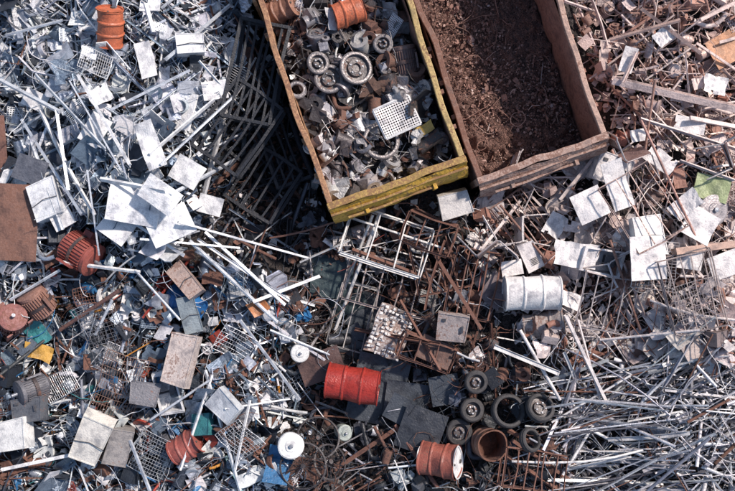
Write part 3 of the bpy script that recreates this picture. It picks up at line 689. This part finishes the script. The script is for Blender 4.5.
Z_GAP=[(235,-105),(250,-105),(325,215),(310,262),(240,262),(205,225),(228,110),(252,0)]
Z_C=[(310,225),(470,190),(500,230),(500,370),(440,372),(300,340),(285,290)]
Z_BC=[(300,340),(440,372),(560,365),(590,595),(320,595)]
Z_R=[(475,195),(610,140),(860,120),(860,360),(640,360),(560,365),(490,300)]
Z_TR=[(555,-105),(860,-105),(860,130),(610,140)]
Z_BR=[(560,370),(640,350),(860,340),(860,595),(580,595)]
D=lambda **k:k
mb=fill('a',Z_TL,[('chip',190,SILV,{}),('bar',36,SILV,D(L=(.1,.4),lo=-.05,hi=.15)),('bar',38,SILV,D(L=(.3,1.5),ang=(-50,-60,45,35,-25),w=(.012,.05))),('sheet',17,SILV,{}),('perf',1.3,SILV,{}),('can',3,SILV,{}),('ring',1,SILV,{}),('box',2.5,SILV,{}),('lump',1.5,SILV,{}),('wire',8,SILV,{}),('pipe',.8,SILV,{})])
def BL(u1,v1,u2,v2,w,pt,kind='B',z=.5,mbx=None,bend=0.1):
    xa,ya=W(u1,v1,1.5); xb,yb=W(u2,v2,1.5)
    za=min(hg(xa,ya)+z,2.2); zb=min(hg(xb,yb)+z,2.2)
    xa,ya=W(u1,v1,za); xb,yb=W(u2,v2,zb)
    bar(mbx,xa,ya,xb,yb,w/60*.85,pt,kind,za=za,zb=zb,check=-1,bend=R.choice((.1,.1,.1,.7)) if w<4 else .1)
SB=((.66,.70,.75),.12,.25,.4); WB=((.80,.81,.82),.08,0,.45); DB=((.05,.055,.06),.3,.1,.5)
for (a,b,c,d,w,p,k) in ((35,75,105,150,4,SB,'U'),(58,110,70,190,4,SB,'L'),(78,75,130,165,4,WB,'B'),(70,80,122,170,3,SB,'L'),(150,155,215,100,5,WB,'U'),(160,165,235,95,4,SB,'B'),(100,180,165,192,5,WB,'U'),(120,212,185,255,4,SB,'L'),(178,222,308,258,4.5,WB,'B'),(140,238,240,247,3,SB,'L'),(253,302,320,276,4,WB,'F'),(205,232,285,305,3.5,SB,'B'),(190,240,278,322,4,SB,'U'),(198,238,290,300,3,WB,'L'),(0,80,60,112,4,SB,'B'),(5,35,62,20,4,SB,'L'),(146,3,154,32,5,WB,'U'),(60,262,140,272,3,WB,'B'),(88,170,100,255,4,SB,'U'),(20,120,80,215,3.5,SB,'L'),(40,110,95,215,3.5,WB,'B'),(170,195,235,160,3.5,SB,'B'),(110,110,190,70,3,SB,'B'),(200,60,245,110,3,WB,'L'),(165,60,230,5,3,SB,'B'),(80,10,130,70,3,SB,'U'),(30,140,62,230,4,SB,'U'),(135,270,180,320,3,SB,'R')):
    BL(a,b,c,d,w,p,k,mbx=mb)
mb.build('light_metal_scrap_pile')
mb=fill('b',Z_BL,[('chip',160,MIXD,{}),('bar',32,MIXD,D(L=(.1,.35),lo=-.05,hi=.15)),('bar',24,MIXD,D(L=(.3,1.3),ang=(60,50,-20,-60,20),w=(.012,.05))),('sheet',13,MIXD,{}),('perf',1.3,MIXD,{}),('can',6,MIXD,{}),('ring',1.8,MIXD,{}),('box',4.5,MIXD,{}),('lump',5,MIXD,{}),('wire',11,MIXD,{}),('pipe',2.,MIXD,{})])
for (a,b,c,d,w,p,k) in ((95,335,112,300,3,SB,'B'),(205,370,240,491,3,SB,'L'),(212,375,180,470,3,WB,'B'),(240,320,300,400,3,SB,'B'),(60,330,120,290,5,((.2,.11,.1),.6,0,.6),'R'),(10,300,60,270,3,SB,'B'),(225,410,290,400,3,WB,'L'),(150,420,210,380,3,SB,'R'),(0,470,70,455,4,WB,'U'),(250,400,235,470,3,WB,'B'),(130,440,150,491,3,SB,'B'),(0,375,45,340,4,DB,'R'),(270,330,330,355,3,SB,'R')):
    BL(a,b,c,d,w,p,k,mbx=mb,z=.42)
mb.build('mixed_scrap_pile')
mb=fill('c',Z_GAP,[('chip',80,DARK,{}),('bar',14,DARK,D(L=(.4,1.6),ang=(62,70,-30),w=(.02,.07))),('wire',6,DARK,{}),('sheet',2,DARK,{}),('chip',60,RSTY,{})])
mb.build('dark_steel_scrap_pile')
mb=fill('d',Z_C,[('chip',90,RSTY,{}),('bar',20,RSTY,D(L=(.1,.4),lo=-.05,hi=.15)),('bar',20,RSTY,D(L=(.4,1.3),ang=(70,-20,-15,60,-50),w=(.012,.045))),('sheet',6.0,RSTY,{}),('perf',1,RSTY,{}),('can',2.5,RSTY,{}),('ring',.7,RSTY,{}),('box',2,RSTY,{}),('lump',3,RSTY,{}),('wire',11,RSTY,{}),('pipe',1.2,RSTY,{})])
PB=((.70,.68,.65),.2,.1,.45)
for (a,b,c,d,w,p,k) in ((345,215,445,248,4,PB,'U'),(335,330,380,212,3.5,PB,'B'),(343,290,372,215,3,PB,'L'),(352,250,430,280,4,RR,'L'),(355,330,440,345,4,RR,'U'),(430,250,480,330,4,RR,'L'),(270,238,335,222,3,RR,'B'),(300,262,350,240,3,PB,'B'),(400,300,440,370,3,RR,'B'),(445,240,425,310,3,RR,'L')):
    BL(a,b,c,d,w,p,k,mbx=mb)
mb.build('rusty_scrap_pile')
mb=fill('e',Z_BC,[('chip',80,DARK,{}),('bar',14,DARK,D(L=(.1,.4),lo=-.05,hi=.12)),('bar',12,RSTY,D(L=(.4,1.3),w=(.012,.04))),('sheet',2.5,DARK,{}),('can',4,DARK,{}),('ring',3,DARK,{}),('lump',5,DARK,{}),('wire',13,DARK,{}),('wire',6,RSTY,{}),('pipe',1.2,DARK,{}),('bar',4,BARS,D(L=(.3,1.),w=(.012,.035)))])
for (a,b,c,d,w,p,k) in ((388,468,445,462,2.5,SB,'R'),(395,425,440,491,5,((.22,.1,.08),.6,0,.6),'R'),(508,430,575,465,4,RR,'B'),(512,440,570,480,4,RR,'B'),(505,455,560,491,4,RR,'B'),(335,470,395,430,4,RR,'L')):
    BL(a,b,c,d,w,p,k,z=.3,mbx=mb)
mb.build('dark_machine_scrap_pile')
mb=fill('f',Z_R,[('chip',140,PINK,{}),('bar',28,PINK,D(L=(.1,.4),lo=-.05,hi=.15)),('bar',26,PINK,D(L=(.4,1.5),ang=(-60,-70,70,-20,50),w=(.010,.04),kind='LBRRRFr')),('sheet',14,PINK,{}),('perf',1.6,PINK,{}),('can',2,PINK,{}),('ring',.7,PINK,{}),('box',3.5,PINK,{}),('lump',2,PINK,{}),('wire',14,PINK,{}),('pipe',1.2,PINK,{})])
PK=((.78,.73,.71),.15,0,.5)
for (a,b,c,d,w,p,k) in ((564,316,606,405,6,PK,'U'),(578,320,600,400,3,PK,'B'),(520,330,560,400,4,PK,'R'),(495,345,560,372,5,((.7,.68,.66),.3,0,.5),'L'),(500,205,548,262,3,RR,'R'),(674,252,745,243,11,((.42,.30,.24),.4,0,.7),'B'),(640,118,700,246,3,((.38,.2,.17),.5,0,.6),'R'),(612,150,655,260,3,((.38,.2,.17),.5,0,.6),'R'),(560,200,600,150,3,PK,'B'),(600,340,700,330,3,PK,'R'),(650,300,735,320,3,PK,'R'),(610,240,640,330,3,RR,'R'),(680,160,735,180,4,PK,'U'),(480,250,520,200,3,PK,'L')):
    BL(a,b,c,d,w,p,k,mbx=mb)
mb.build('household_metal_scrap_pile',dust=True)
mb=fill('g',Z_TR,[('chip',170,PINK,{}),('bar',34,PINK,D(L=(.1,.4),lo=-.05,hi=.15)),('bar',22,PINK,D(L=(.4,1.8),ang=(-15,-20,40,-60),w=(.012,.05))),('sheet',6,PINK,D(S=(.08,.28))),('perf',1.,PINK,{}),('can',2.5,PINK,{}),('box',2,PINK,{}),('lump',4,RSTY,{}),('wire',8,PINK,{}),('pipe',1.,PINK,{})])
for (a,b,c,d,w,p,k) in ((612,80,742,110,8,PK,'I'),(640,118,742,150,5,PK,'U'),(622,82,636,52,5,PK,'U'),(690,118,742,128,5,PK,'B'),(655,80,645,150,3,RR,'R'),(640,10,700,55,4,GYR,'L'),(700,20,740,0,5,PK,'B'),(610,40,680,20,4,GYR,'B')):
    BL(a,b,c,d,w,p,k,mbx=mb)
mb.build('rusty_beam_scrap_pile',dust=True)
mb=fill('h',Z_BR,[('chip',70,BARS,{}),('bar',34,BARS,D(L=(.2,.6),lo=-.05,hi=.15,w=(.012,.045))),('bar',46,BARS,D(L=(.7,2.2),ang=(20,8,-12,30,60,-45),spread=12,bias=.85,w=(.016,.062),kind='RRRLBUR',hi=.45)),('sheet',3,BARS,{}),('wire',6,BARS,{}),('pipe',1,BARS,{})])
mb.build('steel_pipe_and_bar_pile')
# skip loads
def quad(O,Wd,L,z):
    P=[]
    for a,b in ((0,0),(Wd,0),(Wd,L),(0,L)):
        p=O+DIR*a+PER*b; k=(CAMZ-REF)/(CAMZ-z)*60; P.append((367.5+p[0]*k,245.5-p[1]*k))
    return P
mb=fill('i',quad(C1O,C1W,C1L,1.1),[('chip',130,MACH,{}),('bar',18,MACH,D(L=(.1,.5),lo=-.02,hi=.15)),('bar',12,MACH,D(L=(.4,1.1),hi=.3,w=(.01,.035))),('sheet',8,MACH,{}),('perf',1.6,MACH,{}),('can',9,MACH,{}),('ring',2.5,MACH,{}),('lump',17,MACH,D(k=1.25)),('wire',14,MACH,{}),('pipe',3,MACH,{})],1)
mb.build('machine_parts_load')
TURN=[(5,(.22,.115,.09),.4,0,.8),(4,(.11,.06,.05),.4,0,.8),(1.5,(.42,.30,.26),.3,0,.6),(.25,(.6,.55,.53),.2,0,.6)]
mb=fill('j',quad(C2O,C2W,C2L,.5),[('chip',620,TURN,D(s=(.008,.03))),('chip',16,TURN,D(s=(.03,.07))),('bar',2,RSTY,D(L=(.1,.5),lo=-.05,hi=.08,w=(.008,.02))),('wire',5,TURN,{})],2)
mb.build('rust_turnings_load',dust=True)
# ------------------------------------------------------------------ light + camera
w=bpy.data.worlds.new('World'); sc.world=w; w.use_nodes=True; nt=w.node_tree
sky=nt.nodes.new('ShaderNodeTexSky'); sky.sky_type='NISHITA'; sky.sun_disc=False
EL=rad(43); AZ=rad(38)
sky.sun_elevation=EL; sky.sun_rotation=math.pi/2-AZ
nt.links.new(sky.outputs[0],nt.nodes['Background'].inputs[0]); nt.nodes['Background'].inputs[1].default_value=.15
sd=Vector((math.cos(EL)*math.cos(AZ),math.cos(EL)*math.sin(AZ),math.sin(EL)))
l=bpy.data.lights.new('sun','SUN'); l.energy=5.0; l.angle=rad(3.5); l.color=(1,.88,.79)
lo=bpy.data.objects.new('sun',l); sc.collection.objects.link(lo); lo.rotation_euler=(-sd).to_track_quat('-Z','Y').to_euler(); lo.location=(10,5,12)
c=bpy.data.cameras.new('camera'); c.lens=36*(CAMZ-REF)/12.25; c.clip_end=3000
co=bpy.data.objects.new('camera',c); sc.collection.objects.link(co); co.location=(0,0,CAMZ); sc.camera=co
sc.view_settings.view_transform='Standard'; sc.view_settings.look='None'; sc.view_settings.exposure=0
print('verts',sum(len(o.data.vertices) for o in sc.objects if o.type=='MESH'))
